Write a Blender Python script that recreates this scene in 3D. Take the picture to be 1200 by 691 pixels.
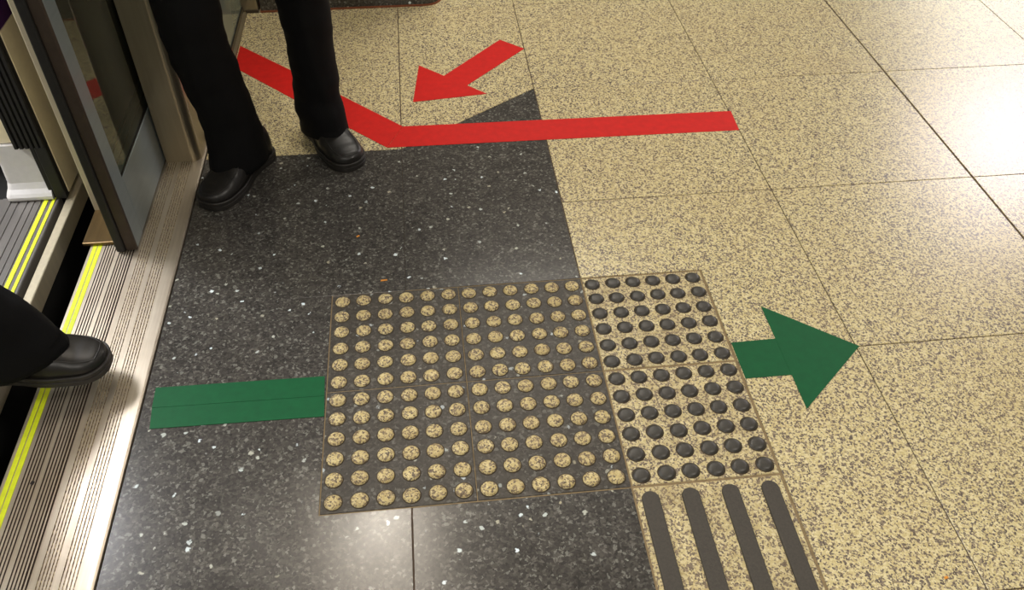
import bpy, bmesh, math, random
from mathutils import Vector, Matrix, noise

for o in list(bpy.data.objects):
    bpy.data.objects.remove(o)
SC = bpy.context.scene
COL = SC.collection
random.seed(7)
PI = math.pi

# ------------------------------------------------------------------ camera
cam_d = bpy.data.cameras.new('camera')
cam = bpy.data.objects.new('camera', cam_d)
COL.objects.link(cam)
SC.camera = cam
cam_d.sensor_fit = 'HORIZONTAL'
cam_d.sensor_width = 36.0
cam_d.lens = 36.0 * 1001.585 / 1200.0
cam_d.clip_start = 0.02
R0 = (0.9940589525, -0.1085797760, 0.0075651302)       # camera right
R1 = (-0.0698638866, -0.6898180118, -0.7206040160)     # camera down
R2 = (0.0834615857, 0.7157943440, -0.6933055754)       # camera forward
m = Matrix(((R0[0], -R1[0], -R2[0], 0.25590763),
            (R0[1], -R1[1], -R2[1], -1.50714933),
            (R0[2], -R1[2], -R2[2], 1.41987979),
            (0, 0, 0, 1)))
cam.matrix_world = m

# ------------------------------------------------------------------ world, light, exposure
SC.view_settings.view_transform = 'Standard'
SC.view_settings.look = 'None'
SC.view_settings.gamma = 1.0
SC.view_settings.exposure = 0.5
SC.view_settings.use_curve_mapping = False
w = bpy.data.worlds.new('world')
SC.world = w
w.use_nodes = True
w.node_tree.nodes['Background'].inputs[0].default_value = (1.0, 0.95, 0.86, 1)
w.node_tree.nodes['Background'].inputs[1].default_value = 0.17


def area(name, loc, sx, sy, power, color=(1, 0.94, 0.84), target=None):
    d = bpy.data.lights.new(name, 'AREA')
    d.shape = 'RECTANGLE'
    d.size = sx
    d.size_y = sy
    d.energy = power
    d.color = color
    o = bpy.data.objects.new(name, d)
    COL.objects.link(o)
    o.location = loc
    if target:
        v = Vector(target) - Vector(loc)
        o.rotation_euler = v.to_track_quat('-Z', 'Y').to_euler()
    return o


area('ceiling_downlight', (-0.18, 1.235, 2.94), 0.12, 0.12, 5, (1, 0.9, 0.78))
area('ceiling_panel_right', (5.5, 4.4, 2.95), 1.5, 1.7, 125, (1, 0.91, 0.95))
area('ceiling_panel_far', (7.4, 8.0, 2.95), 2.6, 2.6, 160, (1, 0.95, 0.86))
area('ceiling_panel_front', (1.9, -1.0, 2.95), 0.9, 0.9, 28)
area('added_fill_back', (0.75, 2.35, 2.95), 1.4, 0.7, 40)  # unseen fill lamp, added to brighten the far cream tiles
area('ceiling_panel_middle', (-0.17, 1.25, 2.95), 0.55, 1.25, 19, (1, 0.88, 0.72))
area('vestibule_lamp', (-1.75, 0.80, 2.2), 0.4, 0.6, 36, (0.97, 0.96, 1.0))
area('ceiling_panel_behind', (-0.3, -3.2, 2.95), 0.5, 1.2, 34)
area('carriage_lamp', (-1.75, -0.2, 2.12), 0.22, 2.2, 38, (0.95, 0.97, 1.0))


# ------------------------------------------------------------------ node helpers
def lin(c):
    return tuple(((x / 255.0) / 12.92 if x / 255.0 <= 0.04045 else ((x / 255.0 + 0.055) / 1.055) ** 2.4) for x in c) + (1.0,)


class NT:
    def __init__(self, name):
        self.m = bpy.data.materials.new(name)
        self.m.use_nodes = True
        self.t = self.m.node_tree
        self.t.nodes.clear()
        self.out = self.t.nodes.new('ShaderNodeOutputMaterial')
        self.b = self.t.nodes.new('ShaderNodeBsdfPrincipled')
        self.t.links.new(self.b.outputs[0], self.out.inputs[0])

    def n(self, kind, **kw):
        nd = self.t.nodes.new('ShaderNode' + kind)
        for k, v in kw.items():
            setattr(nd, k, v)
        return nd

    def l(self, a, b):
        self.t.links.new(a, b)

    def val(self, nd, **kw):
        for k, v in kw.items():
            nd.inputs[k].default_value = v
        return nd

    def pos(self, rand=0.0, scale=(1, 1, 1)):
        g = self.n('NewGeometry')
        last = g.outputs['Position']
        if rand:
            oi = self.n('ObjectInfo')
            mu = self.n('Math', operation='MULTIPLY')
            self.l(oi.outputs['Random'], mu.inputs[0])
            mu.inputs[1].default_value = rand
            ad = self.n('VectorMath', operation='ADD')
            self.l(last, ad.inputs[0])
            self.l(mu.outputs[0], ad.inputs[1])
            last = ad.outputs[0]
        if scale != (1, 1, 1):
            sc = self.n('VectorMath', operation='MULTIPLY')
            self.l(last, sc.inputs[0])
            sc.inputs[1].default_value = scale
            last = sc.outputs[0]
        return last

    def ramp(self, fac, stops, interp='LINEAR'):
        r = self.n('ValToRGB')
        r.color_ramp.interpolation = interp
        el = r.color_ramp.elements
        el[0].position, el[0].color = stops[0]
        el[1].position, el[1].color = stops[-1]
        for p, c in stops[1:-1]:
            e = el.new(p)
            e.color = c
        self.l(fac, r.inputs[0])
        return r.outputs[0]

    def mix(self, fac, a, b, blend='MIX'):
        x = self.n('Mix', data_type='RGBA', blend_type=blend)
        for i, v in ((0, fac), (6, a), (7, b)):
            if hasattr(v, 'is_output') or isinstance(v, bpy.types.NodeSocket):
                self.l(v, x.inputs[i])
            else:
                x.inputs[i].default_value = v
        return x.outputs[2]

    def noise(self, vec, scale, detail=2.0, rough=0.5):
        t = self.n('TexNoise')
        self.l(vec, t.inputs['Vector'])
        t.inputs['Scale'].default_value = scale
        t.inputs['Detail'].default_value = detail
        t.inputs['Roughness'].default_value = rough
        return t.outputs['Fac']

    def vor(self, vec, scale, rnd=1.0):
        t = self.n('TexVoronoi')
        self.l(vec, t.inputs['Vector'])
        t.inputs['Scale'].default_value = scale
        t.inputs['Randomness'].default_value = rnd
        return t

    def set(self, **kw):
        for k, v in kw.items():
            k = k.replace('_', ' ')
            s = self.b.inputs[k]
            if isinstance(v, bpy.types.NodeSocket):
                self.l(v, s)
            else:
                s.default_value = v
        return self.m

    def bump(self, h, strength, dist=0.001):
        b = self.n('Bump')
        b.inputs['Strength'].default_value = strength
        b.inputs['Distance'].default_value = dist
        self.l(h, b.inputs['Height'])
        self.l(b.outputs[0], self.b.inputs['Normal'])


def plain(name, rgb, rough=0.5, metal=0.0, var=0.12, scale=60.0, bump=0.0, coat=0.0, stretch=(1, 1, 1), spec=0.5):
    t = NT(name)
    p = t.pos(scale=stretch)
    f = t.noise(p, scale, 4.0, 0.6)
    c = lin(rgb)
    lo = tuple(x * (1 - var) for x in c[:3]) + (1,)
    hi = tuple(min(1, x * (1 + var)) for x in c[:3]) + (1,)
    t.set(Base_Color=t.ramp(f, [(0.3, lo), (0.7, hi)]), Roughness=rough, Metallic=metal)
    t.b.inputs['Coat Weight'].default_value = coat
    t.b.inputs['Specular IOR Level'].default_value = spec
    if bump:
        t.bump(f, bump)
    return t.m


def granite_light(name, rough=0.24, dirt=0.0, shade=1.0):
    """cream granite with small dark crystals; dirt browns it as a whole."""
    t = NT(name)
    p = t.pos(rand=37.0)
    wob = t.n('TexNoise')
    t.l(p, wob.inputs['Vector'])
    wob.inputs['Scale'].default_value = 260.0
    wob.inputs['Detail'].default_value = 1.0
    vm = t.n('VectorMath', operation='SCALE')
    t.l(wob.outputs['Color'], vm.inputs[0])
    vm.inputs['Scale'].default_value = 0.0045
    va = t.n('VectorMath', operation='ADD')
    t.l(p, va.inputs[0])
    t.l(vm.outputs[0], va.inputs[1])
    v1 = t.vor(va.outputs[0], 290.0)
    sep = t.n('SeparateColor')
    t.l(v1.outputs['Color'], sep.inputs[0])
    ground = t.ramp(sep.outputs[0], [(0.0, lin((190, 174, 126))), (0.5, lin((207, 194, 147))), (1.0, lin((222, 211, 170)))])
    # clusters of dark mineral
    cl = t.noise(p, 120.0, 3.0, 0.65)
    ad = t.n('Math', operation='MULTIPLY_ADD')
    t.l(cl, ad.inputs[0])
    ad.inputs[1].default_value = 1.6
    t.l(sep.outputs[1], ad.inputs[2])
    dk = t.ramp(ad.outputs[0], [(0.0, (0, 0, 0, 1)), (0.70, (0, 0, 0, 1)), (0.715, (1, 1, 1, 1)), (1, (1, 1, 1, 1))])
    # (noise*1.6 + random) / 2 keeps the ramp inside 0..1
    hv = t.n('Math', operation='MULTIPLY')
    t.l(ad.outputs[0], hv.inputs[0])
    hv.inputs[1].default_value = 0.5
    t.l(hv.outputs[0], dk.node.inputs[0])
    dcol = t.ramp(sep.outputs[2], [(0.0, lin((84, 76, 74))), (0.5, lin((114, 104, 96))), (1.0, lin((154, 140, 118)))])
    c = t.mix(dk, ground, dcol)
    big = t.noise(p, 3.0, 3.0, 0.6)
    c = t.mix(t.ramp(big, [(0.35, (0, 0, 0, 1)), (0.75, (0.16, 0.16, 0.16, 1))]), c, lin((176, 150, 104)))
    if dirt:
        sm = t.noise(p, 22.0, 4.0, 0.7)
        c = t.mix(t.ramp(sm, [(0.35, (0, 0, 0, 1)), (0.8, (dirt, dirt, dirt, 1))]), c, lin((112, 92, 62)))
    if shade != 1.0:
        c = t.mix(1.0, c, (shade, shade * 0.96, shade * 0.86, 1), 'MULTIPLY')
    t.set(Base_Color=c, Roughness=rough)
    t.b.inputs['Specular IOR Level'].default_value = 0.2 if dirt else 0.5
    return t.m


def granite_dark(name, rough=0.16, dust=0.0):
    """charcoal larvikite with pale and bluish flakes; dust lays a brown film over it."""
    t = NT(name)
    p = t.pos(rand=53.0, scale=(1.0, 1.0, 1.0))
    wob = t.n('TexNoise')
    t.l(p, wob.inputs['Vector'])
    wob.inputs['Scale'].default_value = 120.0
    vm = t.n('VectorMath', operation='SCALE')
    t.l(wob.outputs['Color'], vm.inputs[0])
    vm.inputs['Scale'].default_value = 0.012
    va = t.n('VectorMath', operation='ADD')
    t.l(p, va.inputs[0])
    t.l(vm.outputs[0], va.inputs[1])
    q = va.outputs[0]
    v1 = t.vor(q, 210.0)
    s1 = t.n('SeparateColor')
    t.l(v1.outputs['Color'], s1.inputs[0])
    c = t.ramp(s1.outputs[0], [(0.0, lin((60, 58, 56))), (0.5, lin((76, 73, 69))), (0.82, lin((87, 84, 79))), (1.0, lin((108, 105, 99)))])
    lo = t.noise(p, 26.0, 4.0, 0.6)
    c = t.mix(1.0, c, t.ramp(lo, [(0.3, (0.62, 0.62, 0.62, 1)), (0.7, (1, 1, 1, 1))]), 'MULTIPLY')
    v2 = t.vor(q, 66.0)
    s2 = t.n('SeparateColor')
    t.l(v2.outputs['Color'], s2.inputs[0])
    sel = t.ramp(s2.outputs[0], [(0.0, (0, 0, 0, 1)), (0.93, (0, 0, 0, 1)), (0.935, (1, 1, 1, 1)), (1, (1, 1, 1, 1))])
    shp = t.ramp(v2.outputs['Distance'], [(0.0, (1, 1, 1, 1)), (0.22, (1, 1, 1, 1)), (0.34, (0, 0, 0, 1)), (1, (0, 0, 0, 1))])
    fl = t.mix(1.0, sel, shp, 'MULTIPLY')
    fcol = t.ramp(s2.outputs[1], [(0.0, lin((168, 162, 138))), (0.5, lin((186, 194, 190))), (1.0, lin((226, 238, 244)))])
    c = t.mix(fl, c, fcol)
    v3 = t.vor(q, 170.0)
    s3 = t.n('SeparateColor')
    t.l(v3.outputs['Color'], s3.inputs[0])
    sel3 = t.ramp(s3.outputs[2], [(0.0, (0, 0, 0, 1)), (0.93, (0, 0, 0, 1)), (0.94, (0.5, 0.5, 0.5, 1)), (1, (0.5, 0.5, 0.5, 1))])
    c = t.mix(sel3, c, lin((138, 138, 130)))
    if dust:
        sm = t.noise(p, 14.0, 4.0, 0.65)
        c = t.mix(t.ramp(sm, [(0.3, (dust * 0.45,) * 3 + (1,)), (0.75, (dust,) * 3 + (1,))]), c, lin((66, 60, 51)))
    t.set(Base_Color=c, Roughness=rough)
    if dust:
        t.b.inputs['Specular IOR Level'].default_value = 0.2
    return t.m


M = {}
M['beige'] = granite_light('cream_granite', 0.27)
M['beige_worn'] = granite_light('cream_granite_worn', 0.4, dirt=0.55)
M['beige_stud'] = granite_light('cream_granite_stud', 0.45, dirt=0.4, shade=0.93)
M['dark'] = granite_dark('charcoal_granite', 0.2)
M['dark_dusty'] = granite_dark('charcoal_granite_dusty', 0.42, dust=0.6)
M['grout_dark'] = plain('dark_grout', (84, 68, 54), 0.9)
M['grout_tan'] = plain('tan_grout', (128, 110, 80), 0.9, var=0.25)
M['rubber'] = plain('black_rubber', (19, 18, 17), 0.55, var=0.25)
M['stud_black'] = plain('charcoal_stud', (54, 51, 45), 0.42, var=0.15, scale=240)
M['bar_black'] = plain('charcoal_bar', (58, 53, 45), 0.6, var=0.22, scale=300, bump=0.25)
M['grime'] = plain('grime', (66, 55, 40), 0.85, var=0.3, scale=200)
M['steel'] = plain('brushed_steel', (190, 180, 156), 0.4, 0.4, var=0.08, scale=90, stretch=(1, 1, 0.05))
M['bronze'] = plain('bronzed_steel', (156, 146, 124), 0.3, 0.75, var=0.08, scale=90, stretch=(1, 1, 0.05))
M['edge_brown'] = plain('dark_brown_anodised_edge', (62, 52, 44), 0.45, 0.3, var=0.12)
M['rail_grey'] = plain('blue_grey_rail', (150, 162, 166), 0.32, 0.4, var=0.06, scale=80, stretch=(1, 0.04, 1))
M['cream'] = plain('cream_carriage_paint', (228, 216, 184), 0.4, var=0.04)
M['white_panel'] = plain('white_carriage_panel', (206, 204, 204), 0.45, var=0.04)
M['purple'] = plain('purple_band', (64, 22, 84), 0.4)
M['teal'] = plain('dark_teal_panel', (38, 58, 62), 0.5)
M['carriage_floor'] = plain('grey_carriage_floor', (104, 100, 96), 0.42, 0.3, var=0.14, scale=40, stretch=(1, 0.1, 1))
M['brass'] = plain('brassy_plate', (116, 96, 64), 0.35, 0.8, var=0.2, scale=70, stretch=(1, 0.05, 1))
M['yellow'] = plain('yellow_inlay', (214, 226, 36), 0.45, var=0.08)
M['black'] = plain('black_void', (8, 8, 8), 0.9)
M['soil'] = plain('black_track_bed', (10, 10, 10), 0.95)
M['ceiling'] = plain('grey_ceiling', (150, 146, 138), 0.7)
M['trouser'] = plain('black_wool_trousers', (9, 9, 10), 0.85, var=0.3, scale=400, bump=0.1, spec=0.2)
M['jacket'] = plain('black_wool_jacket', (16, 16, 18), 0.85, var=0.3, scale=400, spec=0.2)
M['leather'] = plain('black_leather', (30, 28, 26), 0.40, var=0.2, scale=90, bump=0.15)
M['sole'] = plain('black_rubber_sole', (38, 35, 32), 0.5, var=0.2)
M['skin'] = plain('skin', (196, 150, 120), 0.5, var=0.06)
M['hair'] = plain('black_hair', (18, 15, 13), 0.55, var=0.3, scale=300)
M['eye'] = plain('eye_white', (225, 222, 214), 0.2)
M['iris'] = plain('dark_iris', (30, 20, 14), 0.2)
M['orange'] = plain('orange_paper', (214, 140, 46), 0.7)
M['pebble'] = plain('dark_grit', (34, 28, 26), 0.6)


def tape(name, rgb):
    t = NT(name)
    p = t.pos()
    f = t.noise(p, 45.0, 4.0, 0.6)
    sc = t.noise(t.pos(scale=(1.0, 8.0, 1.0)), 24.0, 5.0, 0.7)
    c = lin(rgb)
    col = t.ramp(f, [(0.3, tuple(x * 0.9 for x in c[:3]) + (1,)), (0.7, tuple(min(1, x * 1.08) for x in c[:3]) + (1,))])
    pale = tuple(min(1, 0.75 * x + 0.09) for x in c[:3]) + (1,)
    col = t.mix(t.ramp(sc, [(0.70, (0, 0, 0, 1)), (0.78, (0.6, 0.6, 0.6, 1))]), col, pale)
    t.set(Base_Color=col, Roughness=0.55)
    t.b.inputs['Specular IOR Level'].default_value = 0.22
    return t.m


M['red'] = tape('red_tape', (196, 28, 22))
M['green'] = tape('green_tape', (3, 82, 44))


def glass_mat(name, tint, film, amount):
    """clear pane with a thin diffuse film: dust, and for the door painted reflection."""
    t = NT(name)
    t.t.nodes.remove(t.b)
    tr = t.n('BsdfTransparent')
    tr.inputs[0].default_value = tint
    df = t.n('BsdfDiffuse')
    df.inputs['Color'].default_value = film
    m0 = t.n('MixShader')
    m0.inputs[0].default_value = amount
    t.l(tr.outputs[0], m0.inputs[1])
    t.l(df.outputs[0], m0.inputs[2])
    gl = t.n('BsdfGlossy')
    gl.inputs['Roughness'].default_value = 0.03
    gl.inputs['Color'].default_value = (0.95, 1, 0.97, 1)
    fr = t.n('Fresnel')
    fr.inputs['IOR'].default_value = 1.5
    mx = t.n('MixShader')
    t.l(fr.outputs[0], mx.inputs[0])
    t.l(m0.outputs[0], mx.inputs[1])
    t.l(gl.outputs[0], mx.inputs[2])
    t.l(mx.outputs[0], t.out.inputs[0])
    return t.m


M['glass'] = glass_mat('door_glass', (0.80, 0.86, 0.82, 1), lin((150, 148, 126)), 0.16)  # door film paints in haze and a paler floor reflection
M['glass_dusty'] = glass_mat('dusty_glass', (0.72, 0.80, 0.76, 1), lin((186, 198, 184)), 0.55)


def sill_metal():
    t = NT('ribbed_aluminium')
    p = t.pos(scale=(1, 0.04, 1))
    f = t.noise(p, 120.0, 4.0, 0.6)
    col = t.ramp(f, [(0.3, lin((196, 184, 166))), (0.7, lin((218, 208, 190)))])
    st = t.noise(t.pos(), 5.0, 4.0, 0.6)
    col = t.mix(t.ramp(st, [(0.4, (0, 0, 0, 1)), (0.75, (0.35, 0.35, 0.35, 1))]), col, lin((150, 128, 104)))
    t.set(Base_Color=col, Roughness=0.40, Metallic=0.8)
    return t.m


def groove_dirt(name, dark, pale, thr):
    t = NT(name)
    f = t.noise(t.pos(scale=(6.0, 1, 1)), 190.0, 2.0, 0.5)
    t.set(Base_Color=t.ramp(f, [(thr, lin(dark)), (thr + 0.06, lin(pale))]), Roughness=0.8)
    return t.m


M['sill'] = sill_metal()
M['groove_deep'] = groove_dirt('groove_dirt_deep', (52, 36, 28), (92, 74, 56), 0.56)
M['groove_worn'] = groove_dirt('groove_dirt_worn', (86, 66, 46), (196, 178, 140), 0.50)


# ------------------------------------------------------------------ mesh helpers
def link(name, bm, mat, parent=None, loc=None, smooth=False, fix=True):
    me = bpy.data.meshes.new(name)
    if fix:
        bmesh.ops.recalc_face_normals(bm, faces=bm.faces[:])
    bm.to_mesh(me)
    bm.free()
    if smooth:
        me.polygons.foreach_set('use_smooth', [True] * len(me.polygons))
    for mm in (mat if isinstance(mat, (list, tuple)) else [mat]):
        me.materials.append(mm)
    o = bpy.data.objects.new(name, me)
    COL.objects.link(o)
    if loc is not None:
        o.location = loc
    if parent is not None:
        o.parent = parent
    return o


def tag(o, label, cat, group=None, kind=None):
    o['label'] = label
    o['category'] = cat
    if group:
        o['group'] = group
    if kind:
        o['kind'] = kind
    return o


def empty(name, loc, rz=0.0):
    o = bpy.data.objects.new(name, None)
    COL.objects.link(o)
    o.location = loc
    o.rotation_euler = (0, 0, rz)
    o.empty_display_size = 0.05
    return o


def offset_poly(pts, d):
    """inset a counter-clockwise polygon by d."""
    n = len(pts)
    out = []
    for i in range(n):
        p0, p1, p2 = Vector(pts[i - 1]), Vector(pts[i]), Vector(pts[(i + 1) % n])
        a = (p1 - p0).normalized()
        b = (p2 - p1).normalized()
        na, nb = Vector((-a.y, a.x)), Vector((-b.y, b.x))
        k = (na + nb)
        k = k / max(0.2, k.dot(na))
        out.append((p1.x + k.x * d, p1.y + k.y * d))
    return out


def prism(bm, pts, z0, z1, cham=0.0, mi=0):
    """solid from a counter-clockwise outline with a chamfered top edge."""
    n = len(pts)
    rings = [[bm.verts.new((x, y, z0)) for x, y in pts], [bm.verts.new((x, y, z1 - cham)) for x, y in pts]]
    if cham:
        rings.append([bm.verts.new((x, y, z1)) for x, y in offset_poly(pts, cham)])
    for a, b in zip(rings, rings[1:]):
        for i in range(n):
            bm.faces.new((a[i], a[(i + 1) % n], b[(i + 1) % n], b[i])).material_index = mi
    bm.faces.new(rings[-1]).material_index = mi
    bm.faces.new(rings[0][::-1]).material_index = mi


def box(bm, x0, x1, y0, y1, z0, z1, bev=0.0, mi=0, seg=2):
    r = bmesh.ops.create_cube(bm, size=1.0)
    vs = r['verts']
    for v in vs:
        v.co = Vector((x0 + (v.co.x + 0.5) * (x1 - x0), y0 + (v.co.y + 0.5) * (y1 - y0), z0 + (v.co.z + 0.5) * (z1 - z0)))
    fs = set(f for v in vs for f in v.link_faces)
    for f in fs:
        f.material_index = mi
    if bev:
        es = list(set(e for v in vs for e in v.link_edges))
        bmesh.ops.bevel(bm, geom=es, offset=bev, segments=seg, affect='EDGES', profile=0.5)


def boxobj(name, x0, x1, y0, y1, z0, z1, mat, parent=None, bev=0.002):
    """box part; parent is an Empty, coordinates are world ones."""
    bm = bmesh.new()
    box(bm, x0, x1, y0, y1, z0, z1, bev)
    c = Vector(((x0 + x1) / 2, (y0 + y1) / 2, z0))
    bmesh.ops.translate(bm, verts=bm.verts, vec=-c)
    base = parent_world(parent)
    return link(name, bm, mat, parent, c - base)


def parent_world(p):
    v = Vector((0, 0, 0))
    while p is not None:
        v += Vector(p.location)
        p = p.parent
    return v


def polyobj(name, pts, z0, z1, mat, parent=None, cham=0.0008):
    cx = sum(p[0] for p in pts) / len(pts)
    cy = sum(p[1] for p in pts) / len(pts)
    bm = bmesh.new()
    prism(bm, [(x - cx, y - cy) for x, y in pts], z0, z1, cham)
    return link(name, bm, mat, parent, Vector((cx, cy, 0)) - parent_world(parent))


def rect(x0, x1, y0, y1, g=0.001):
    return [(x0 + g, y0 + g), (x1 - g, y0 + g), (x1 - g, y1 - g), (x0 + g, y1 - g)]


def loft(bm, rings, cap0=True, cap1=True, mi=0):
    vs = [[bm.verts.new(p) for p in r] for r in rings]
    n = len(vs[0])
    for a, b in zip(vs, vs[1:]):
        for i in range(n):
            bm.faces.new((a[i], a[(i + 1) % n], b[(i + 1) % n], b[i])).material_index = mi
    if cap0:
        bm.faces.new(vs[0][::-1]).material_index = mi
    if cap1:
        bm.faces.new(vs[-1]).material_index = mi
    return vs


def tube(bm, pts, r, seg=8, mi=0):
    rings = []
    pts = [Vector(p) for p in pts]
    for i, p in enumerate(pts):
        d = (pts[min(i + 1, len(pts) - 1)] - pts[max(i - 1, 0)]).normalized()
        a = d.orthogonal().normalized() if i == 0 else (ref - d * ref.dot(d)).normalized()
        ref = a
        b = d.cross(a)
        rr = r[i] if isinstance(r, (list, tuple)) else r
        rings.append([p + (a * math.cos(t) + b * math.sin(t)) * rr for t in [2 * PI * k / seg for k in range(seg)]])
    loft(bm, rings, mi=mi)


# ------------------------------------------------------------------ floor and its tiles
GX = [0.6, 1.184, 1.770, 2.354, 2.94, 3.526, 4.112]
GY = [-2.07, -1.477, -0.878, -0.286, 0.305, 0.897, 1.496, 2.088, 2.68, 3.272]
SILL_R = -0.384

bm = bmesh.new()
box(bm, -0.383, 4.2, -2.1, 3.3, -0.25, -0.0025)
floor = link('floor', bm, M['grout_dark'])
tag(floor, 'polished station floor of cream and charcoal granite tiles', 'floor', kind='structure')


def tile(pts, mat, name='granite_tile', z=0.0, cham=0.0007):
    return polyobj(name, pts, -0.02, z, mat, floor, cham)


G = 0.0013
for i in range(len(GX) - 1):
    for j in range(len(GY) - 1):
        x0, x1, y0, y1 = GX[i], GX[i + 1], GY[j], GY[j + 1]
        gl = 0.0032 if i == 2 else G
        gr = 0.0032 if i == 1 else G
        if i == 0 and abs(y0 - GY[4]) < 1e-6:
            pts = rect(x0, x1, y0, y1, G)
        elif i == 0 and j == 3:      # row cut by the studs, upper half
            pts = [(0.9035, y0 + G), (x1 - G, y0 + G), (x1 - G, y1 - G), (x0 + G, y1 - G), (x0 + G, 0.0025), (0.9035, 0.0025)]
        elif i == 0 and j < 3:
            pts = [(0.9035, y0 + G), (x1 - G, y0 + G), (x1 - G, y1 - G), (0.9035, y1 - G)]
        else:
            pts = [(x0 + gl, y0 + G), (x1 - gr, y0 + G), (x1 - gr, y1 - G), (x0 + gl, y1 - G)]
        tile(pts, M['beige'])

JX = 0.174          # the straight joint that runs through the charcoal field
# cream tiles beyond the charcoal field
tile([(SILL_R + 0.002, 0.601), (JX - 0.0016, 0.601), (JX - 0.0016, 1.495), (SILL_R + 0.002, 1.495)], M['beige'])
tile([(JX + 0.0016, 0.6025), (0.5985, 0.9005), (0.5985, 1.495), (JX + 0.0016, 1.495)], M['beige'])
for y0, y1 in ((1.496, 2.088), (2.088, 2.68), (2.68, 3.272)):
    tile(rect(SILL_R + 0.002, JX, y0, y1), M['beige'])
    tile(rect(JX, 0.6, y0, y1), M['beige'])
# charcoal field
tile([(SILL_R + 0.002, -0.0001), (JX - 0.0005, -0.0001), (JX - 0.0005, 0.599), (SILL_R + 0.002, 0.599)], M['dark'], cham=0.0003)
tile([(JX + 0.0005, 0.0016), (0.5985, 0.0016), (0.5985, 0.897), (JX + 0.0005, 0.599)], M['dark'], cham=0.0003)
tile([(SILL_R + 0.002, -1.2), (JX - 0.0016, -1.2), (JX - 0.0016, -0.6018), (-0.0016, -0.6018), (-0.0016, -0.0003), (SILL_R + 0.002, -0.0003)], M['dark'], cham=0.0003)
tile([(SILL_R + 0.002, -1.8), (JX - 0.0016, -1.8), (JX - 0.0016, -1.201), (SILL_R + 0.002, -1.201)], M['dark'], cham=0.0003)
for y0, y1 in ((-1.2, -0.6015), (-1.8, -1.2)):
    tile([(JX + 0.0016, y0), (0.5985, y0), (0.5985, y1 - 0.001), (JX + 0.0016, y1 - 0.001)], M['dark'], cham=0.0003)

# lighter mortar bed under the warning tiles
polyobj('mortar_bed', [(-0.0015, -0.6015), (0.5975, -0.6015), (0.5975, -1.2), (0.903, -1.2), (0.903, 0.002), (-0.0015, 0.002)], -0.018, -0.0013, M['grout_tan'], floor, 0)


def stud_mesh(name, mat, mat2, r=0.0172, h=0.0052):
    bm = bmesh.new()
    prof = [(r * 1.14, -0.001, 1), (r * 1.13, 0.0003, 1), (r, 0.0010, 0), (r * 0.94, h * 0.50, 0), (r * 0.80, h * 0.82, 0), (r * 0.56, h * 0.96, 0)]
    seg = 20
    rings = []
    for rr, z, mi in prof:
        rings.append([bm.verts.new((rr * math.cos(2 * PI * k / seg), rr * math.sin(2 * PI * k / seg), z)) for k in range(seg)])
    for q, (a, b) in enumerate(zip(rings, rings[1:])):
        for i in range(seg):
            bm.faces.new((a[i], a[(i + 1) % seg], b[(i + 1) % seg], b[i])).material_index = 1 if q < 2 else 0
    c = bm.verts.new((0, 0, h))
    for i in range(seg):
        bm.faces.new((rings[-1][i], rings[-1][(i + 1) % seg], c))
    me = bpy.data.meshes.new(name)
    bm.to_mesh(me)
    bm.free()
    me.polygons.foreach_set('use_smooth', [True] * len(me.polygons))
    me.materials.append(mat)
    me.materials.append(mat2)
    return me


stud_pale = stud_mesh('pale_stud', M['beige_stud'], M['grime'], r=0.0168, h=0.0060)
stud_dark = stud_mesh('dark_stud', M['stud_black'], M['grime'], r=0.0168, h=0.0058)


def tactile(x0, y0, tmat, smesh, gap, label):
    t = tile(rect(x0, x0 + 0.3, y0, y0 + 0.3, gap), tmat, 'tactile_tile', 0.0, 0.0012)
    t['label'] = label
    cx, cy = x0 + 0.15, y0 + 0.15
    for a in range(6):
        for b in range(6):
            s = bpy.data.objects.new('stud', smesh)
            COL.objects.link(s)
            s.parent = t
            s.location = (x0 + 0.025 + 0.05 * a - cx + random.uniform(-.0008, .0008), y0 + 0.025 + 0.05 * b - cy + random.uniform(-.0008, .0008), 0.0)
            s.rotation_euler = (0, 0, random.uniform(0, 6.28))


for x0 in (0.0, 0.3):
    for y0 in (-0.6, -0.3):
        tactile(x0, y0, M['dark_dusty'], stud_pale, 0.0008, 'dusty charcoal tile with cream granite studs')
for y0 in (-0.6, -0.3):
    tactile(0.6, y0, M['beige_worn'], stud_dark, 0.0026, 'cream granite tile with black studs')


def bar_mesh():
    """long rounded guide bar, half-round ends, chamfered sides."""
    bm = bmesh.new()
    L, rings = 0.272, []
    for rr, z in ((0.0175, -0.001), (0.0172, 0.0032), (0.0160, 0.0046), (0.0140, 0.0050)):
        pts = []
        for k in range(9):
            t = PI * k / 8
            pts.append((rr * math.cos(t), L / 2 - 0.0175 + rr * math.sin(t), z))
        for k in range(9):
            t = PI + PI * k / 8
            pts.append((rr * math.cos(t), -L / 2 + 0.0175 + rr * math.sin(t), z))
        rings.append(pts)
    loft(bm, rings)
    me = bpy.data.meshes.new('bar')
    bm.to_mesh(me)
    bm.free()
    me.materials.append(M['bar_black'])
    return me


barm = bar_mesh()
for y0 in (-0.9, -1.2):
    t = tile(rect(0.6, 0.9, y0, y0 + 0.3, 0.0026), M['beige_worn'], 'guide_tile', 0.0, 0.0012)
    t['label'] = 'cream granite tile with long black guide bars'
    for k in range(4):
        s = bpy.data.objects.new('guide_bar', barm)
        COL.objects.link(s)
        s.parent = t
        s.location = (-0.1185 + 0.079 * k - 0.001, 0.0, 0)

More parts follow.
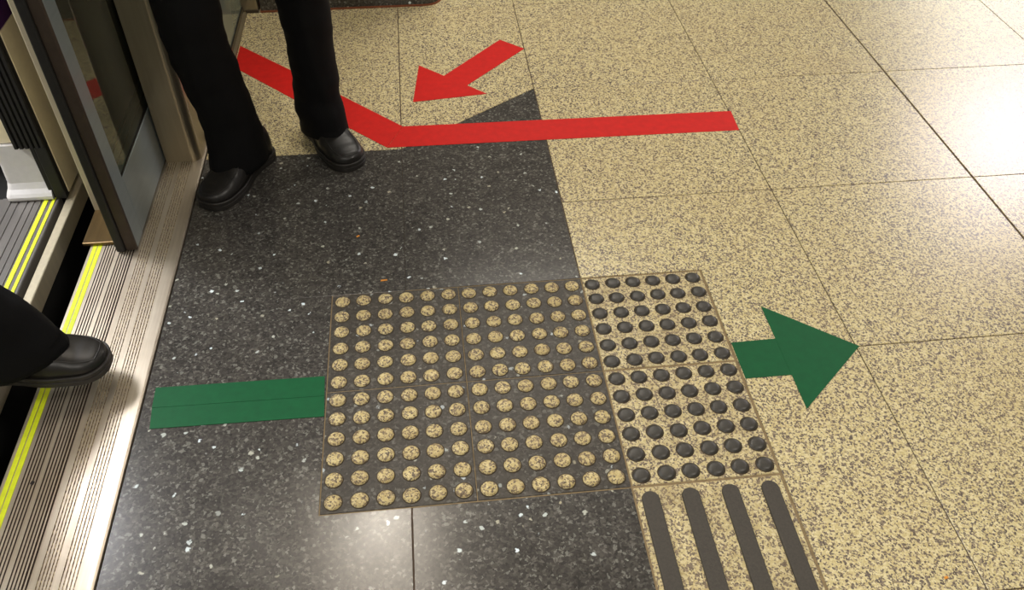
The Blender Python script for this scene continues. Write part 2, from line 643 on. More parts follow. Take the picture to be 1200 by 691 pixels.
# ------------------------------------------------------------------ adhesive markings
Z0, Z1 = 0.0002, 0.0011
red = empty('tape_line', (0.18, 0.66, 0))
polyobj('tape_strip', [(0.132, 0.610), (1.184, 0.600), (1.190, 0.706), (0.180, 0.717)], Z0, Z1, M['red'], red, 0)
polyobj('tape_strip', [(-0.365, 1.124), (-0.153, 0.901), (0.1312, 0.6108), (0.1792, 0.7172), (-0.150, 1.058), (-0.364, 1.272)], Z0, Z1 + 0.0001, M['red'], red, 0)
tag(red, 'long bent red tape line running from the glass screen across the cream tiles', 'floor marking')

ra = empty('tape_arrow', (0.35, 1.0, 0))
polyobj('arrow_head', [(0.2135, 0.853), (0.447, 0.880), (0.239, 1.080)], Z0, Z1 + 0.0003, M['red'], ra, 0)
polyobj('arrow_shaft', [(0.300, 0.985), (0.370, 0.918), (0.600, 1.161), (0.523, 1.232)], Z0, Z1, M['red'], ra, 0)
tag(ra, 'red tape arrow pointing down left on a cream tile beyond the red line', 'floor marking')

gs = empty('tape_band', (-0.18, -0.31, 0))
polyobj('tape_strip', [(-0.362, -0.305), (-0.004, -0.309), (-0.006, -0.254), (-0.364, -0.250)], Z0, Z1, M['green'], gs, 0)
polyobj('tape_strip', [(-0.356, -0.361), (-0.002, -0.365), (-0.004, -0.3100), (-0.3615, -0.3060)], Z0, Z1 + 0.0002, M['green'], gs, 0)
tag(gs, 'short green tape band on charcoal tile between sill and studs', 'floor marking')

ga = empty('tape_arrow', (1.02, -0.3, 0))
polyobj('arrow_head', [(1.0085, -0.449), (1.191, -0.287), (1.0095, -0.140)], Z0, Z1 + 0.0003, M['green'], ga, 0)
polyobj('arrow_shaft', [(0.905, -0.354), (1.020, -0.354), (1.020, -0.245), (0.905, -0.247)], Z0, Z1, M['green'], ga, 0)
tag(ga, 'green tape arrow pointing right on cream tile beside the black studs', 'floor marking')

# ------------------------------------------------------------------ ribbed sill at the platform edge
SX0 = -0.613
sill = empty('door_sill', (-0.5, 0.3, 0))
prof = [(SX0, -0.05), (SX0, 0.0035), (SX0 + 0.0015, 0.005)]
gro = []


def groove(xc, wd, dp, mi):
    prof.extend([(xc - wd / 2, 0.005), (xc - wd / 2 + 0.0003, 0.005 - dp), (xc + wd / 2 - 0.0003, 0.005 - dp), (xc + wd / 2, 0.005)])
    gro.append((xc - wd / 2, xc + wd / 2, mi))


for x in (-0.6005, -0.5885):                              # beds of the two yellow inlays
    groove(x, 0.0106, 0.0008, 1)
for k in range(5):
    groove(-0.5735 + 0.0066 * k, 0.0026, 0.0022, 1)
for k in range(6):
    groove(-0.5345 + 0.0066 * k, 0.0026 if k < 4 else 0.0036, 0.0024, 1)
for k in range(5):
    groove(-0.4845 + 0.0060 * k, 0.0022, 0.0012, 2)
for k in range(5):
    groove(-0.4440 + 0.0064 * k, 0.0022, 0.0012, 2)
prof += [(-0.3890, 0.005), (-0.3850, 0.0035), (-0.3850, -0.05)]
bm = bmesh.new()
ys = [-1.3, -0.6, 0.0, 0.6, 1.4, 2.2]
cols = [[bm.verts.new((x + 0.5, y - 0.3, z)) for x, z in prof] for y in ys]
for a, b in zip(cols, cols[1:]):
    for i in range(len(prof) - 1):
        f = bm.faces.new((a[i], a[i + 1], b[i + 1], b[i]))
        xm = (prof[i][0] + prof[i + 1][0]) / 2
        zm = (prof[i][1] + prof[i + 1][1]) / 2
        if zm < 0.0049 and zm > 0:
            for g0, g1, mi in gro:
                if g0 - 1e-5 <= xm <= g1 + 1e-5:
                    f.material_index = mi
bm.faces.new(cols[0][::-1])
bm.faces.new(cols[-1])
link('ribbed_plate', bm, [M['sill'], M['groove_deep'], M['groove_worn']], sill)
for x in (-0.6005, -0.5885):
    boxobj('yellow_line', x - 0.005, x + 0.005, -1.3, 2.2, 0.003, 0.0056, M['yellow'], sill, 0.0004)
tag(sill, 'ribbed aluminium sill with twin yellow lines along the platform gap', 'sill', kind='thing')

# platform wall, track bed and ceiling
bm = bmesh.new()
box(bm, -0.611, -0.39, -2.1, 3.3, -1.2, -0.052)
tag(link('wall_platform_edge', bm, M['black']), 'black platform wall below the sill', 'wall', kind='structure')
bm = bmesh.new()
box(bm, -3.4, 4.2, -2.1, 3.3, -1.32, -1.2)
tag(link('floor_track', bm, M['soil']), 'black track bed under the train', 'floor', kind='structure')
bm = bmesh.new()
box(bm, -0.7, 9.2, -4.6, 10.0, 3.0, 3.1)
tag(link('ceiling', bm, M['ceiling']), 'grey station ceiling', 'ceiling', kind='structure')

# ------------------------------------------------------------------ platform screen door
psd = empty('sliding_screen_door', (-0.516, 0.21, 0.006))
DX0, DX1 = -0.540, -0.491
boxobj('end_stile', DX0 + 0.004, DX1, 0.216, 0.276, 0.008, 2.12, M['rail_grey'], psd, 0.002)
boxobj('edge_trim', DX0 + 0.022, DX1 + 0.001, 0.206, 0.217, 0.008, 2.12, M['edge_brown'], psd, 0.003)
boxobj('rubber_seal', DX0, DX0 + 0.0225, 0.201, 0.217, 0.008, 2.12, M['rubber'], psd, 0.004)
boxobj('bottom_rail', DX0 + 0.004, DX1, 0.276, 1.26, 0.010, 0.180, M['rail_grey'], psd, 0.002)
boxobj('top_rail', DX0 + 0.004, DX1, 0.276, 1.26, 2.0, 2.12, M['rail_grey'], psd, 0.002)
boxobj('rear_stile', DX0 + 0.004, DX1, 1.26, 1.32, 0.010, 2.12, M['rail_grey'], psd, 0.002)
boxobj('glass_pane', -0.506, -0.496, 0.277, 1.259, 0.18, 2.0, M['glass'], psd, 0)
boxobj('glazing_bead', -0.496, -0.4925, 0.276, 1.26, 0.180, 0.184, M['rubber'], psd, 0)
boxobj('rear_panel', -0.632, -0.552, 0.372, 1.30, 0.012, 2.10, M['steel'], psd, 0.004)
boxobj('guide_shoe', -0.630, -0.546, 0.236, 0.374, 0.0062, 0.016, M['brass'], psd, 0.002)
tag(psd, 'sliding screen door with dark brown edge, blue grey bottom rail and reflective glass', 'door', kind='thing')

# post on the sill
post = empty('door_post', (-0.445, 0.64, 0.005))
bm = bmesh.new()
x0, x1, y0, y1 = -0.487, -0.3900, 0.588, 0.70
pts = [(x0, y0)]
rr = 0.026
for k in range(9):
    t = -PI / 2 + PI / 2 * k / 8
    pts.append((x1 - rr + rr * math.cos(t), y0 + rr + rr * math.sin(t)))
pts += [(x1, y1), (x0, y1)]
pp = [(x + 0.445, y - 0.64) for x, y in pts]
loft(bm, [[(x, y, 0.0) for x, y in pp], [(x, y, 2.2) for x, y in pp]])
link('post_shell', bm, M['bronze'], post)
boxobj('post_foot', x0 + 0.001, x1 - 0.012, y0 + 0.006, y1, 0.0052, 0.0070, M['rubber'], post, 0)
tag(post, 'bronze steel post standing on the ribbed sill behind the sliding door', 'post')

# fixed glass screen beyond the post
gp = empty('glass_screen', (-0.383, 1.06, 0))
boxobj('glass_pane', -0.393, -0.383, 0.702, 1.512, 0.012, 2.1, M['glass_dusty'], gp, 0)
bm = bmesh.new()
loft(bm, [[(x, y - 1.06, z) for x, z in ((-0.013, 0.001), (-0.013, 0.022), (-0.0105, 0.024), (-0.0005, 0.024), (0.003, 0.022), (0.004, 0.009), (0.014, 0.006), (0.0155, 0.001))] for y in (0.702, 1.513)])
link('floor_channel', bm, M['bronze'], gp)
boxobj('gasket', -0.3832, -0.3806, 0.702, 1.512, 0.020, 0.028, M['rubber'], gp, 0)
tag(gp, 'fixed dusty glass screen in a narrow metal floor channel beside the standing person', 'glass screen')

fp = empty('corner_post', (-0.36, 1.55, 0))
boxobj('post_shell', -0.395, -0.327, 1.520, 1.60, 0.0, 2.2, M['bronze'], fp, 0.006)
boxobj('post_skirt', -0.372, -0.327, 1.5155, 1.520, 0.0, 0.012, M['grime'], fp, 0.002)
tag(fp, 'bronze post foot at the far end of the glass screen, against the dark pillar', 'post')

# dark granite pillar at the top of the picture
bm = bmesh.new()
px0, px1, py0, py1, pr = -0.317, 0.335, 1.522, 2.2, 0.06
pts = [(px0, py0)]
for k in range(9):
    t = -PI / 2 + PI / 2 * k / 8
    pts.append((px1 - pr + pr * math.cos(t), py0 + pr + pr * math.sin(t)))
pts += [(px1, py1), (px0, py1)]
pl = empty('granite_pillar', (0.0, 1.86, 0))
pp = [(x, y - 1.86) for x, y in pts]
zs = [0.0, 0.6, 1.2, 1.8, 2.4, 3.0]
for a, b in zip(zs, zs[1:]):
    bm = bmesh.new()
    loft(bm, [[(x, y, a + 0.001) for x, y in pp], [(x, y, b - 0.001) for x, y in pp]])
    link('cladding_panel', bm, M['dark'], pl)
bm = bmesh.new()
po = [(x, y) for x, y in offset_poly(pp, -0.004)]
loft(bm, [[(x, y, 0.0) for x, y in po], [(x, y, 0.006) for x, y in po]])
link('mortar_edge', bm, plain('red_brown_mortar', (128, 72, 44), 0.9), pl)  # thin red-brown rim around the pillar foot
tag(pl, 'dark speckled granite pillar with a rounded corner behind the standing person', 'pillar', kind='thing')

# ------------------------------------------------------------------ train carriage
tr = empty('train_carriage', (-1.4, 0.3, 0))
TX = -0.72
boxobj('underframe', -2.9, -0.735, -1.9, 3.2, -0.95, -0.06, M['black'], tr, 0.01)
# doorway floor: ribs, yellow lines, slot and outer lip
bm = bmesh.new()
prof = [(-2.6, -0.05), (-2.6, 0.0), (-0.90, 0.0)]
x = -0.895
for wd, gp_ in ((0.026, 0.004), (0.016, 0.004), (0.020, 0.004), (0.014, 0.004), (0.014, 0.003)):
    prof += [(x, 0.0), (x + 0.001, 0.0022), (x + wd - 0.001, 0.0022), (x + wd, 0.0)]
    x += wd + gp_
prof += [(-0.788, 0.0), (-0.787, 0.001), (-0.748, 0.001), (-0.746, -0.001), (-0.746, -0.05)]
cols = [[bm.verts.new((px + 1.4, y - 0.3, z)) for px, z in prof] for y in (-1.0, -0.3, 0.465)]
for a, b in zip(cols, cols[1:]):
    for i in range(len(prof)):
        bm.faces.new((a[i], a[(i + 1) % len(prof)], b[(i + 1) % len(prof)], b[i]))
bm.faces.new(cols[0][::-1])
bm.faces.new(cols[-1])
link('floor_plate', bm, M['carriage_floor'], tr)
boxobj('yellow_line', -0.7835, -0.7725, -1.0, 0.463, 0.0005, 0.0026, M['yellow'], tr, 0)
boxobj('yellow_line', -0.7625, -0.7545, -1.0, 0.458, 0.0005, 0.0026, M['yellow'], tr, 0)
boxobj('outer_lip', -0.730, -0.706, -1.9, 3.0, -0.055, -0.002, M['steel'], tr, 0.003)
boxobj('door_track', -0.746, -0.730, -1.9, 3.0, -0.06, -0.040, M['black'], tr, 0)
# body side beyond the doorway
boxobj('body_side', -0.772, TX, 0.468, 3.0, 0.010, 0.473, M['cream'], tr, 0.002)
boxobj('purple_band', -0.772, TX, 0.468, 3.0, 0.474, 0.80, M['purple'], tr, 0.001)
boxobj('body_side_upper', -0.772, TX, 0.468, 3.0, 0.801, 2.25, M['cream'], tr, 0.001)
# door pocket seal: ribbed rubber
bm = bmesh.new()
n = 6
xs0, xs1 = -0.800, -0.722
pts = []
for k in range(n):
    a = xs0 + (xs1 - xs0) * k / n
    b = xs0 + (xs1 - xs0) * (k + 1) / n
    pts += [(a + 0.0005, 0.452), (a + 0.003, 0.446), (b - 0.003, 0.446), (b - 0.0005, 0.452)]
pts += [(xs1, 0.470), (xs0, 0.470)]
pp = [(px + 1.4, y - 0.3) for px, y in pts]
loft(bm, [[(a, b, 0.166) for a, b in pp], [(a, b, 2.2) for a, b in pp]])
link('door_seal', bm, M['rubber'], tr)
boxobj('seal_foot', -0.752, -0.722, 0.448, 0.469, 0.003, 0.167, M['rubber'], tr, 0.003)
boxobj('seal_foot', -0.766, -0.753, 0.454, 0.469, 0.003, 0.167, M['rubber'], tr, 0.003)
# white draught-screen foot with flared skirting
bm = bmesh.new()
rings = []
for z, out in ((0.0028, 0.020), (0.008, 0.024), (0.016, 0.024), (0.024, 0.019), (0.034, 0.010), (0.050, 0.003), (0.10, 0.0), (0.164, 0.0)):
    pts = []
    a0, a1, b0, b1 = -0.868 - out * 0.4, -0.757, 0.468 - out, 0.62
    r_ = 0.014
    for k in range(6):
        t = PI + PI / 2 * k / 5
        pts.append((a0 + r_ + r_ * math.cos(t), b0 + r_ + r_ * math.sin(t)))
    pts += [(a1, b0), (a1, b1), (a0, b1)]
    rings.append([(px + 1.4, y - 0.3, z) for px, y in pts])
loft(bm, rings)
link('screen_foot', bm, M['white_panel'], tr)
boxobj('draught_screen', -0.864, -0.772, 0.476, 0.62, 0.166, 1.9, M['cream'], tr, 0.004)
boxobj('seat_base', -1.6, -0.885, 0.66, 1.1, 0.0, 0.42, M['teal'], tr, 0.02)
boxobj('inner_wall', -2.6, -0.885, 1.1, 1.14, 0.0, 2.2, M['teal'], tr, 0.002)
boxobj('far_side', -2.64, -2.6, -1.9, 3.0, 0.0, 2.25, M['cream'], tr, 0.002)
boxobj('carriage_ceiling', -2.64, -0.72, -1.9, 3.0, 2.25, 2.3, M['white_panel'], tr, 0.002)
tag(tr, 'train carriage at its open doorway, cream side, black rubber seal and yellow floor lines', 'train', kind='thing')


# ------------------------------------------------------------------ people
def smoothstep(a, b, x):
    t = max(0.0, min(1.0, (x - a) / (b - a)))
    return t * t * (3 - 2 * t)


def shoe_hw(s):
    base = 0.037 - 0.003 * math.exp(-((s - 0.36) / 0.14) ** 2) + 0.0155 * smoothstep(0.32, 0.68, s)
    if s < 0.13:
        base *= math.sqrt(max(0.0, 1 - ((0.13 - s) / 0.13) ** 2))
    if s > 0.76:
        base *= max(0.0, 1 - ((s - 0.76) / 0.24) ** 2.7) ** 0.5
    return base


def shoe_parts(parent, L, mtx, name='shoe'):
    """slip-on leather shoe, local +x is the toe; thing(person) > shoe > sole, seam."""
    hs = [(0, .078), (.12, .086), (.3, .094), (.42, .094), (.52, .084), (.62, .069), (.72, .058), (.84, .049), (.93, .044), (1.0, .036)]

    def hgt(s):
        for (a, ha), (b, hb) in zip(hs, hs[1:]):
            if s <= b:
                return ha + (hb - ha) * smoothstep(a, b, s)
        return hs[-1][1]

    def upper(s, a):
        hw = shoe_hw(s) * 0.985
        h = hgt(s) - 0.02
        crease = 0.0016 * math.sin((s - 0.55) * 95 + 1.2 * math.cos(a)) * math.exp(-((s - 0.63) / 0.07) ** 2)
        e = 0.62
        ca, sa = math.cos(a), math.sin(a)
        y = hw * math.copysign(abs(ca) ** 0.75, ca)
        z = 0.02 + (h + crease) * abs(sa) ** e
        return Vector((s * L, y + 0.006 * smoothstep(0.4, 0.8, s), z))

    bm = bmesh.new()
    N, K = 44, 22
    ss = [0.5 - 0.5 * math.cos(PI * i / N) for i in range(N + 1)]
    ss[0], ss[-1] = 0.0012, 0.9988
    rings = [[upper(s, PI * k / K) for k in range(K + 1)] for s in ss]
    loft(bm, rings)
    for v in bm.verts:
        v.co = mtx @ v.co
    up = link(name, bm, M['leather'], parent, smooth=True)

    bm = bmesh.new()
    out = [(s, shoe_hw(s) + 0.0032) for s in ss]
    outl = [((s - 0.5) * (L + 0.007) + 0.5 * L, -h + 0.006 * smoothstep(0.4, 0.8, s)) for s, h in out] + [((s - 0.5) * (L + 0.007) + 0.5 * L, h + 0.006 * smoothstep(0.4, 0.8, s)) for s, h in out[::-1]]
    lay = [(0.0, -0.0025), (0.002, 0.0), (0.011, 0.0), (0.012, -0.002), (0.0135, -0.002), (0.0145, 0.0005), (0.021, 0.0005), (0.0225, -0.001), (0.0225, -0.004)]
    rings = []
    for z, d in lay:
        rings.append([(x, y, z) for x, y in offset_poly(outl, -d)])
    loft(bm, rings)
    for v in bm.verts:
        v.co = mtx @ v.co
    link('sole', bm, M['sole'], up)

    bm = bmesh.new()
    path = []
    A = 0.86
    for i in range(12):
        path.append(upper(0.50 + 0.455 * i / 11, A))
    for i in range(7):
        path.append(upper(0.955 + 0.012 * math.sin(PI * (i + 1) / 8), A + (PI - 2 * A) * (i + 1) / 8))
    for i in range(12):
        path.append(upper(0.955 - 0.455 * i / 11, PI - A))
    tube(bm, path, 0.0014, 6)
    for v in bm.verts:
        v.co = mtx @ v.co
    link('seam', bm, M['leather'], up, smooth=True)
    return up


def leg_rings(path, K=40, seed=0.0, amp=0.006):
    """path: list of (centre, rx, ry, yaw); wrinkled cloth tube, bottom to top."""
    dense = []
    n = len(path)
    for i in range(n - 1):
        c0, a0, b0, y0 = path[i]
        c1, a1, b1, y1 = path[i + 1]
        m_ = max(2, int((Vector(c1) - Vector(c0)).length / 0.012))
        for k in range(m_):
            t = k / m_
            dense.append((Vector(c0).lerp(Vector(c1), t), a0 + (a1 - a0) * t, b0 + (b1 - b0) * t, y0 + (y1 - y0) * t))
    dense.append((Vector(path[-1][0]),) + tuple(path[-1][1:]))
    for _ in range(6):                      # relax the polyline
        d2 = dense[:]
        for i in range(1, len(dense) - 1):
            d2[i] = tuple((dense[i - 1][q] + dense[i][q] * 2 + dense[i + 1][q]) * 0.25 for q in range(4))
        dense = d2
    rings = []
    for i, (c, a, b, yw) in enumerate(dense):
        d = (dense[min(i + 1, len(dense) - 1)][0] - dense[max(i - 1, 0)][0]).normalized()
        fx = Vector((math.cos(yw), math.sin(yw), 0))
        fx = (fx - d * fx.dot(d)).normalized()
        fy = d.cross(fx)
        r = []
        for k in range(K):
            t = 2 * PI * k / K
            u = fx * (a * math.cos(t)) + fy * (b * math.sin(t))
            p = c + u
            wv = noise.noise(Vector((p.x * 9 + seed, p.y * 9, p.z * 22))) * amp + noise.noise(Vector((p.x * 25 + seed, p.y * 25, p.z * 40))) * amp * 0.4
            crease = 0.004 * math.exp(-(((t + PI) % (2 * PI) - PI) / 0.16) ** 2)
            r.append(p + u.normalized() * (wv + crease))
        rings.append(r)
    return rings


def trousers(parent, legs, pelvis, waist, yaw):
    bm = bmesh.new()
    for i, path in enumerate(legs):
        rings = leg_rings(path, seed=3.1 * i + yaw)
        # turned-in hem
        c = sum((Vector(p) for p in rings[0]), Vector()) / len(rings[0])
        inner = [[Vector(p).lerp(c, 0.06) for p in rings[0]], [Vector(p).lerp(c, 0.07) + Vector((0, 0, 0.03)) for p in rings[0]]]
        loft(bm, inner[::-1] + rings, cap0=False, cap1=True)
    pel = leg_rings([((pelvis[0], pelvis[1], pelvis[2] - 0.10), 0.085, 0.135, yaw), (pelvis, 0.115, 0.175, yaw), ((waist[0], waist[1], waist[2]), 0.105, 0.155, yaw)], seed=9.0)
    loft(bm, pel)
    return link('trousers', bm, M['trouser'], parent, smooth=True)


def person(name, base, yaw, J, label):
    """J: joints in world coordinates. One continuous remeshed body, clothes and hair as children."""
    root_loc = Vector(base)
    root = empty(name, root_loc)
    V = lambda p: Vector(p) - root_loc
    fwd = Vector((math.cos(yaw), math.sin(yaw), 0))
    left = Vector((-fwd.y, fwd.x, 0))
    bm = bmesh.new()

    def limb(pts, rad, seg=14):
        tube(bm, [V(p) for p in pts], rad, seg)

    def ball(c, rx, ry, rz):
        r = bmesh.ops.create_uvsphere(bm, u_segments=20, v_segments=14, radius=1.0)
        rot = Matrix((fwd, left, Vector((0, 0, 1)))).transposed()
        for v in r['verts']:
            v.co = V(c) + rot @ Vector((v.co.x * rx, v.co.y * ry, v.co.z * rz))

    for s in ('l', 'r'):
        limb([J['hip_' + s], Vector(J['hip_' + s]).lerp(Vector(J['knee_' + s]), .5), J['knee_' + s], Vector(J['knee_' + s]).lerp(Vector(J['ankle_' + s]), .35), J['ankle_' + s]], [.078, .068, .052, .052, .036])
        an, toe = Vector(J['ankle_' + s]), Vector(J['toe_' + s])
        limb([an + Vector((0, 0, 0.01)), an.lerp(toe, .3) + Vector((0, 0, -.028)), an.lerp(toe, .7) + Vector((0, 0, -.020))], [.034, .026, .016])
        limb([J['sh_' + s], Vector(J['sh_' + s]).lerp(Vector(J['el_' + s]), .5), J['el_' + s], Vector(J['el_' + s]).lerp(Vector(J['wr_' + s]), .4), J['wr_' + s]], [.052, .046, .038, .036, .026])
        wr = Vector(J['wr_' + s])
        d = (wr - Vector(J['el_' + s])).normalized()
        side = d.cross(left).normalized()
        palm_n = left if s == 'r' else -left
        palm = wr + d * 0.05
        limb([wr, wr + d * .03, wr + d * .085], [.027, .033, .034])
        for q, (off, ln) in enumerate(((-.026, .066), (-.009, .075), (.009, .070), (.026, .055))):
            b = wr + d * .085 + side * off
            limb([b - d * .02, b + d * ln * .45, b + d * ln * .75 + palm_n * .012, b + d * ln * .95 + palm_n * .026], [.0095, .0092, .0085, .007], 8)
        tb = wr + d * .03 - side * .028
        limb([tb + side * .012, tb + d * .03 - side * .018, tb + d * .06 - side * .020 + palm_n * .012], [.012, .0105, .008], 8)
    pv, ch, nk, hd = (Vector(J[k]) for k in ('pelvis', 'chest', 'neck', 'head'))
    ball(pv, .10, .155, .12)
    ball(pv.lerp(ch, .5), .095, .135, .20)
    ball(ch, .11, .165, .19)
    ball(ch + Vector((0, 0, .12)), .08, .19, .07)
    limb([ch + Vector((0, 0, .12)), nk, hd + Vector((0, 0, -.04))], [.065, .056, .055])
    ball(hd + Vector((0, 0, .03)), .098, .078, .105)
    ball(hd + fwd * .02 + Vector((0, 0, -.05)), .074, .060, .072)
    ball(hd + fwd * .06 + Vector((0, 0, -.098)), .026, .030, .02)      # chin
    ball(hd + fwd * .098 + Vector((0, 0, -.03)), .022, .014, .018)     # nose tip
    limb([hd + fwd * .088 + Vector((0, 0, .01)), hd + fwd * .104 + Vector((0, 0, -.028))], [.010, .013], 8)
    ball(hd + fwd * .082 + Vector((0, 0, -.066)), .014, .024, .008)    # lips
    for sg in (-1, 1):
        ball(hd + left * (.078 * sg) + Vector((0, 0, -.015)), .020, .010, .032)
        ball(hd + fwd * .084 + left * (.033 * sg) + Vector((0, 0, .024)), .012, .024, .007)  # brow
    body = link('body', bm, M['skin'], root)
    rm = body.modifiers.new('remesh', 'REMESH')
    rm.mode = 'VOXEL'
    rm.voxel_size = 0.007
    rm.use_smooth_shade = True
    sm = body.modifiers.new('smooth', 'SMOOTH')
    sm.iterations = 3
    sm.factor = 0.5
    dg = bpy.context.evaluated_depsgraph_get()
    me = bpy.data.meshes.new_from_object(body.evaluated_get(dg))
    body.modifiers.clear()
    body.data = me
    # eyes
    for sg in (-1, 1):
        bm = bmesh.new()
        r = bmesh.ops.create_uvsphere(bm, u_segments=12, v_segments=8, radius=0.0125)
        bmesh.ops.translate(bm, verts=r['verts'], vec=V(hd + fwd * .073 + left * (.033 * sg) + Vector((0, 0, .002))))
        r = bmesh.ops.create_uvsphere(bm, u_segments=10, v_segments=6, radius=0.006)
        bmesh.ops.translate(bm, verts=r['verts'], vec=V(hd + fwd * .0805 + left * (.033 * sg) + Vector((0, 0, .002))))
        for v in r['verts']:
            for f in v.link_faces:
                f.material_index = 1
        link('eye', bm, [M['eye'], M['iris']], root, smooth=True)
    # hair cap
    bm = bmesh.new()
    r = bmesh.ops.create_uvsphere(bm, u_segments=28, v_segments=18, radius=1.0)
    rot = Matrix((fwd, left, Vector((0, 0, 1)))).transposed()
    kill = []
    for v in r['verts']:
        if v.co.z < -0.45 + 0.95 * max(0, v.co.x) ** 0.7 * 1.0:
            kill.append(v)
        k = 1 + 0.03 * noise.noise(v.co * 6)
        v.co = V(hd + Vector((0, 0, .036)) - fwd * .006) + rot @ Vector((v.co.x * .106 * k, v.co.y * .088 * k, v.co.z * .112 * k))
    bmesh.ops.delete(bm, geom=kill, context='VERTS')
    bmesh.ops.solidify(bm, geom=bm.faces[:], thickness=0.012)
    link('hair', bm, M['hair'], root, smooth=True)
    # jacket
    bm = bmesh.new()
    tors = leg_rings([(tuple(V(pv + Vector((0, 0, -.08)))), .128, .188, yaw), (tuple(V(pv + Vector((0, 0, .08)))), .122, .175, yaw), (tuple(V(pv.lerp(ch, .6))), .120, .170, yaw),
                      (tuple(V(ch + Vector((0, 0, .05)))), .130, .195, yaw), (tuple(V(ch + Vector((0, 0, .13)))), .125, .215, yaw), (tuple(V(ch + Vector((0, 0, .175)))), .105, .200, yaw), (tuple(V(nk + Vector((0, 0, -.02)))), .074, .085, yaw), (tuple(V(nk + Vector((0, 0, .005)))), .070, .074, yaw)], seed=5.0)
    loft(bm, tors)
    for s in ('l', 'r'):
        sh, el, wr = (V(J[k + s]) for k in ('sh_', 'el_', 'wr_'))
        tube(bm, [sh + Vector((0, 0, .062)), sh + Vector((0, 0, .045)), sh, sh.lerp(el, .5), el, el.lerp(wr, .5), el.lerp(wr, .96)], [.030, .062, .076, .064, .056, .050, .044], 18)
    link('jacket', bm, M['jacket'], root, smooth=True)
    tag(root, label, 'person')
    return root, V


def shoe_matrix(heel, toe, lift=0.0, pitch=0.0, roll=0.0):
    h, t = Vector(heel), Vector(toe)
    yaw = math.atan2(t.y - h.y, t.x - h.x)
    return Matrix.Translation((h.x, h.y, lift)) @ Matrix.Rotation(yaw, 4, 'Z') @ Matrix.Rotation(-pitch, 4, 'Y') @ Matrix.Rotation(roll, 4, 'X') @ Matrix.Diagonal((1, 1, 1.16, 1))


# --- standing person, facing the camera side
A = dict(ankle_r=(-0.258, 0.535, 0.085), knee_r=(-0.300, 0.505, 0.47), hip_r=(-0.240, 0.585, 0.90), toe_r=(-0.335, 0.41, 0.05),
         ankle_l=(-0.052, 0.668, 0.085), knee_l=(-0.046, 0.655, 0.47), hip_l=(-0.070, 0.605, 0.90), toe_l=(0.005, 0.555, 0.05),
         pelvis=(-0.155, 0.60, 0.93), chest=(-0.150, 0.585, 1.28), neck=(-0.150, 0.575, 1.50), head=(-0.150, 0.55, 1.62),
         sh_r=(-0.315, 0.545, 1.40), el_r=(-0.340, 0.505, 1.12), wr_r=(-0.285, 0.39, 0.93),
         sh_l=(0.035, 0.595, 1.40), el_l=(0.09, 0.62, 1.12), wr_l=(0.08, 0.53, 0.88))
YA = -PI / 2
p1, V1 = person('person', (-0.17, 0.62, 0.0), YA, A, 'person in black trousers and black leather shoes standing beside the door post')
hA, tA = (-0.206, 0.620), (-0.348, 0.368)
hB, tB = (-0.100, 0.764), (0.035, 0.505)
base1 = Vector((-0.17, 0.62, 0))
for h, t in ((hA, tA), (hB, tB)):
    hh, tt = Vector(h + (0,)) - base1, Vector(t + (0,)) - base1
    shoe_parts(p1, (tt - hh).length, shoe_matrix(hh, tt))
yr = math.atan2(tA[1] - hA[1], tA[0] - hA[0])
yl = math.atan2(tB[1] - hB[1], tB[0] - hB[0])
T = lambda p: tuple(V1(p))
legR = [(T((-0.268, 0.525, 0.036)), .098, .066, yr), (T((-0.266, 0.530, 0.08)), .090, .066, yr), (T((-0.272, 0.530, 0.20)), .078, .067, yr), (T((-0.296, 0.510, 0.40)), .082, .074, -1.6), (T((-0.300, 0.51, 0.50)), .086, .078, YA), (T((-0.262, 0.56, 0.75)), .094, .084, YA), (T((-0.240, 0.585, 0.90)), .098, .09, YA)]
legL = [(T((-0.044, 0.660, 0.048)), .094, .062, yl), (T((-0.046, 0.664, 0.09)), .086, .063, yl), (T((-0.050, 0.670, 0.16)), .076, .062, yl), (T((-0.044, 0.668, 0.30)), .070, .062, -1.5), (T((-0.046, 0.66, 0.50)), .076, .070, YA), (T((-0.060, 0.62, 0.75)), .092, .084, YA), (T((-0.074, 0.605, 0.90)), .098, .09, YA)]
trousers(p1, [legR, legL], T(A['pelvis']), T((-0.153, 0.595, 1.04)), YA)

# --- person stepping out of the train, leading foot in the air over the sill
B = dict(ankle_l=(-0.665, -0.215, 0.165), knee_l=(-0.86, -0.225, 0.52), hip_l=(-0.985, -0.245, 0.90), toe_l=(-0.50, -0.215, 0.11),
         ankle_r=(-1.235, -0.40, 0.10), knee_r=(-1.06, -0.41, 0.48), hip_r=(-0.985, -0.415, 0.90), toe_r=(-1.09, -0.40, 0.06),
         pelvis=(-0.985, -0.33, 0.94), chest=(-0.96, -0.33, 1.29), neck=(-0.945, -0.33, 1.51), head=(-0.925, -0.33, 1.63),
         sh_l=(-0.96, -0.14, 1.41), el_l=(-1.12, -0.12, 1.14), wr_l=(-1.19, -0.16, 0.90),
         sh_r=(-0.96, -0.52, 1.41), el_r=(-0.98, -0.57, 1.13), wr_r=(-0.86, -0.56, 0.93))
p2, V2 = person('person', (-1.2, -0.33, 0.0), 0.0, B, 'person in black stepping off the train, black shoe over the ribbed sill')
base2 = Vector((-1.2, -0.33, 0))
hh, tt = Vector((-0.730, -0.222, 0)) - base2, Vector((-0.446, -0.232, 0)) - base2
shoe_parts(p2, 0.285, shoe_matrix(hh, tt, 0.052, 0.02))
hh, tt = Vector((-1.29, -0.40, 0)) - base2, Vector((-1.005, -0.405, 0)) - base2
shoe_parts(p2, 0.285, shoe_matrix(hh, tt, 0.003, 0.0))
T = lambda p: tuple(V2(p))
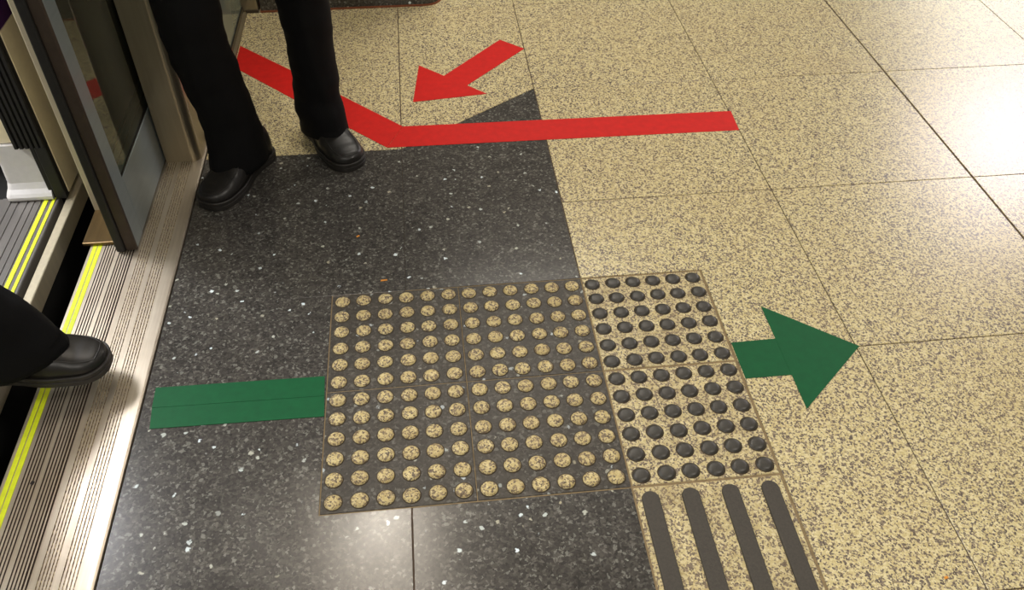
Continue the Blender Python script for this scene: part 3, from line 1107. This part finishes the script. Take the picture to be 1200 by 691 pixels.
legL = [(T((-0.628, -0.222, 0.092)), .122, .072, 0), (T((-0.640, -0.222, 0.14)), .112, .072, 0), (T((-0.700, -0.222, 0.27)), .094, .072, 0), (T((-0.80, -0.222, 0.42)), .080, .072, 0), (T((-0.86, -0.228, 0.54)), .086, .078, 0), (T((-0.93, -0.24, 0.75)), .098, .086, 0), (T((-0.985, -0.25, 0.90)), .10, .09, 0)]
legR = [(T((-1.225, -0.40, 0.05)), .080, .060, 0), (T((-1.215, -0.40, 0.12)), .074, .060, 0), (T((-1.13, -0.405, 0.32)), .076, .066, 0), (T((-1.06, -0.41, 0.50)), .084, .076, 0), (T((-1.01, -0.41, 0.75)), .098, .086, 0), (T((-0.985, -0.41, 0.90)), .10, .09, 0)]
trousers(p2, [legL, legR], T(B['pelvis']), T((-0.975, -0.33, 1.05)), 0.0)


# ------------------------------------------------------------------ litter
def scrap(x, y, z, l, wd, rz, mat, name, label, cat, h=0.0012):
    bm = bmesh.new()
    prism(bm, [(-l / 2, -wd / 2), (l / 2, -wd * 0.4), (l * 0.46, wd / 2), (-l * 0.4, wd * 0.45)], 0, h, 0.0004)
    o = link(name, bm, mat, None, (x, y, z))
    o.rotation_euler = (0, 0, rz)
    return tag(o, label, cat)


scrap(0.122, 0.041, 0.0003, 0.017, 0.005, 0.05, M['orange'], 'paper_scrap', 'tiny orange scrap lying just beyond the pale studs', 'litter')
scrap(0.056, 0.215, 0.0003, 0.009, 0.005, 0.5, M['orange'], 'paper_scrap', 'tiny orange speck on charcoal tile nearer the standing person', 'litter')
scrap(1.121, -0.845, 0.0003, 0.008, 0.005, 0.2, M['orange'], 'paper_scrap', 'tiny orange speck on cream tile near the lower right joint', 'litter')
scrap(-0.915, 0.435, 0.0005, 0.014, 0.010, 0.6, M['pebble'], 'grit_crumb', 'dark crumb of grit on the grey train floor', 'litter', 0.004)
scrap(-0.553, -0.475, 0.0052, 0.008, 0.006, 1.2, M['pebble'], 'grit_crumb', 'dark crumb of grit near the yellow lines of the sill', 'litter', 0.003)
